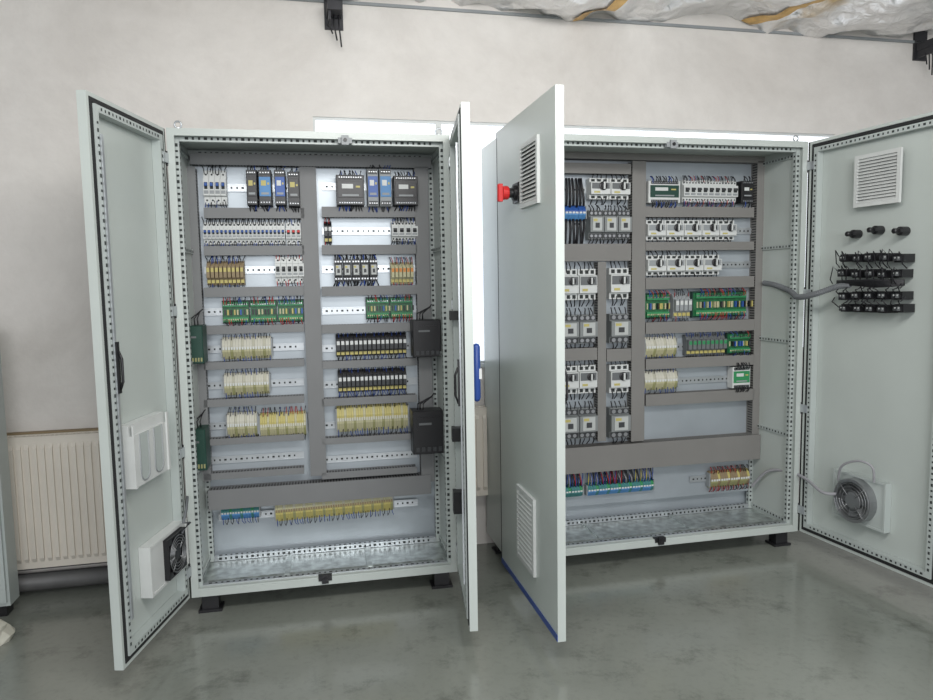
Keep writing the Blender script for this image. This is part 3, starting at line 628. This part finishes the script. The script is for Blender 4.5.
# B right door
dBR, fBR = make_door(CB, FB, WB_, .795, HB, 1.668, -1)
grille(dBR, fBR, (856,902,152,205), .0, 1, 14)
for px, py in ((851,234),(873,230),(898,231)):
    x, z = fBR.P(px, py, .02)
    b = MB(); b.lathe((x, -.03, z), (0,1,0), [(.02,0),(.02,.04),(.017,.045),(.012,.047),(.012,.075),(.009,.078)], BLACK, 16)
    b.box(x-.02, x+.016, .012, .03, z-.006, z+.008, BLACK); b.build('indicator_housing', dBR)
R = random.Random(4)
rows_ = (257, 273, 295, 308)
for ri, py in enumerate(rows_):
    for k in range(5):
        jx = R.uniform(-.008, .008); jz = R.uniform(-.004, .004)
        x, z = fBR.P(845+k*13.5, py, .03); x += jx; z += jz
        b = MB(); b.box(x-.024, x+.02, -.032, .036+R.uniform(0, .014), z-.02, z+.016, BLACK, .004); b.box(x-.018, x-.002, .05, .052, z-.012, z+.006, MDG); b.box(x+.003, x+.017, .05, .052, z-.012, z+.006, DKG)
        b.box(x-.02, x+.018, .03, .0505, z-.015, z+.01, BLACK)
        for q in (-.012, .006): b.lathe((x+q, .052, z+.0), (0,1,0), [(.004,0),(.004,.001)], LGR, 8)
        b.build('contact_block', dBR)
za = fBR.P(870, 285, .04)[1]
for py in rows_:
    for k in range(11):
        x, z = fBR.P(840+k*6.2, py, .04); dx = R.uniform(-.03, .03); d_ = -1 if py < 280 else 1
        tubeobj('control_wire', dBR, [(x, .048, z+.004), (x+dx*.4, .072, z+.016+R.uniform(0,.02)), (x+dx, .07, z+d_*.03), (x+dx*1.2, .05, z+d_*.05)], .0027, WB, 5)
x2 = fBR.P(905, 285, .04)[0]; xa = fBR.P(838, 285, .04)[0]
for k in range(6): tubeobj('control_wire', dBR, [(x2, .045, za+k*.004), (x2*.6+xa*.4, .055+k*.005, za-.008+k*.006), (x2*.2+xa*.8, .055+k*.004, za+.004+k*.003), (xa, .045, za+k*.004)], .005, WB, 6)
fc = fan(dBR, fBR, (833,886,476,524), PAINT2, .105, SCREW, .0, .045, 0, False, MDG, SCREW)
def conduit(name, pts, r, label, M=CONDM, rib=.008):
    P = []; n = len(pts)
    for i in range(n-1):
        p0, p1, p2, p3 = (pts[max(i-1,0)], pts[i], pts[i+1], pts[min(i+2,n-1)])
        L = (p2-p1).length; k = max(4, int(L/(rib/2)))
        for j in range(k):
            t = j/k; P.append(.5*((2*p1)+(p2-p0)*t+(2*p0-5*p1+4*p2-p3)*t*t+(3*p1-p0-3*p2+p3)*t**3))
    P.append(pts[-1]); o0 = P[0].copy()
    b = MB(); b.tube([q-o0 for q in P], [r*(1 if i % 2 else .84) for i in range(len(P))], M, 10, False)
    o = b.build(name, None, o0); tag(o, label, 'conduit'); return o
def PW(fr, px, py, yl): x, z = fr.P(px, py, yl); return fr.W(x, yl, z)
conduit('corrugated_conduit', [PW(FB,764,283,.3), PW(FB,775,285,.2), PW(FB,790,291,.06), PW(FB,798,297,-.08), PW(fBR,815,294,.12), PW(fBR,836,287,.07), PW(fBR,850,285,.055)], .015, 'grey corrugated conduit running from the duct to the right door button wiring')
conduit('fan_cable', [PW(FB,752,486,.3), PW(FB,768,471,.2), PW(FB,790,472,.06), PW(FB,806,479,-.08), PW(fBR,822,492,.09), PW(fBR,836,494,.05)], .008, 'thin grey spiral cable running to the round fan on the right door', WW, .006)
conduit('fan_cable', [PW(fBR,838,480,.03), PW(fBR,842,466,.06), PW(fBR,858,461,.06), PW(fBR,872,467,.05), PW(fBR,874,482,.03)], .006, 'short looped grey cable above the round door fan', WW, .006)

# ------------------------------------------------------------- light
w = bpy.data.worlds.new('world'); bpy.context.scene.world = w; w.use_nodes = True
w.node_tree.nodes['Background'].inputs[0].default_value = (.94, .96, 1, 1); w.node_tree.nodes['Background'].inputs[1].default_value = .66
def area(name, loc, rot, sx, sy, e, col=(1, 1, 1)):
    l = bpy.data.lights.new(name, 'AREA'); l.shape = 'RECTANGLE'; l.size = sx; l.size_y = sy; l.energy = e; l.color = col
    o = bpy.data.objects.new(name, l); C.objects.link(o); o.location = loc; o.rotation_euler = rot
area('window_light_behind', (1.2, -2.6, 2.0), (math.radians(88), 0, math.radians(6)), 3.6, 1.4, 115, (.97, .98, 1))
area('ceiling_fill', (.5, 1.2, 2.55), (math.radians(38), 0, 0), 2.4, .4, 48, (1, .98, .95))  # added fill lamp under the foil, no fixture there
bpy.context.scene.view_settings.view_transform = 'Standard'
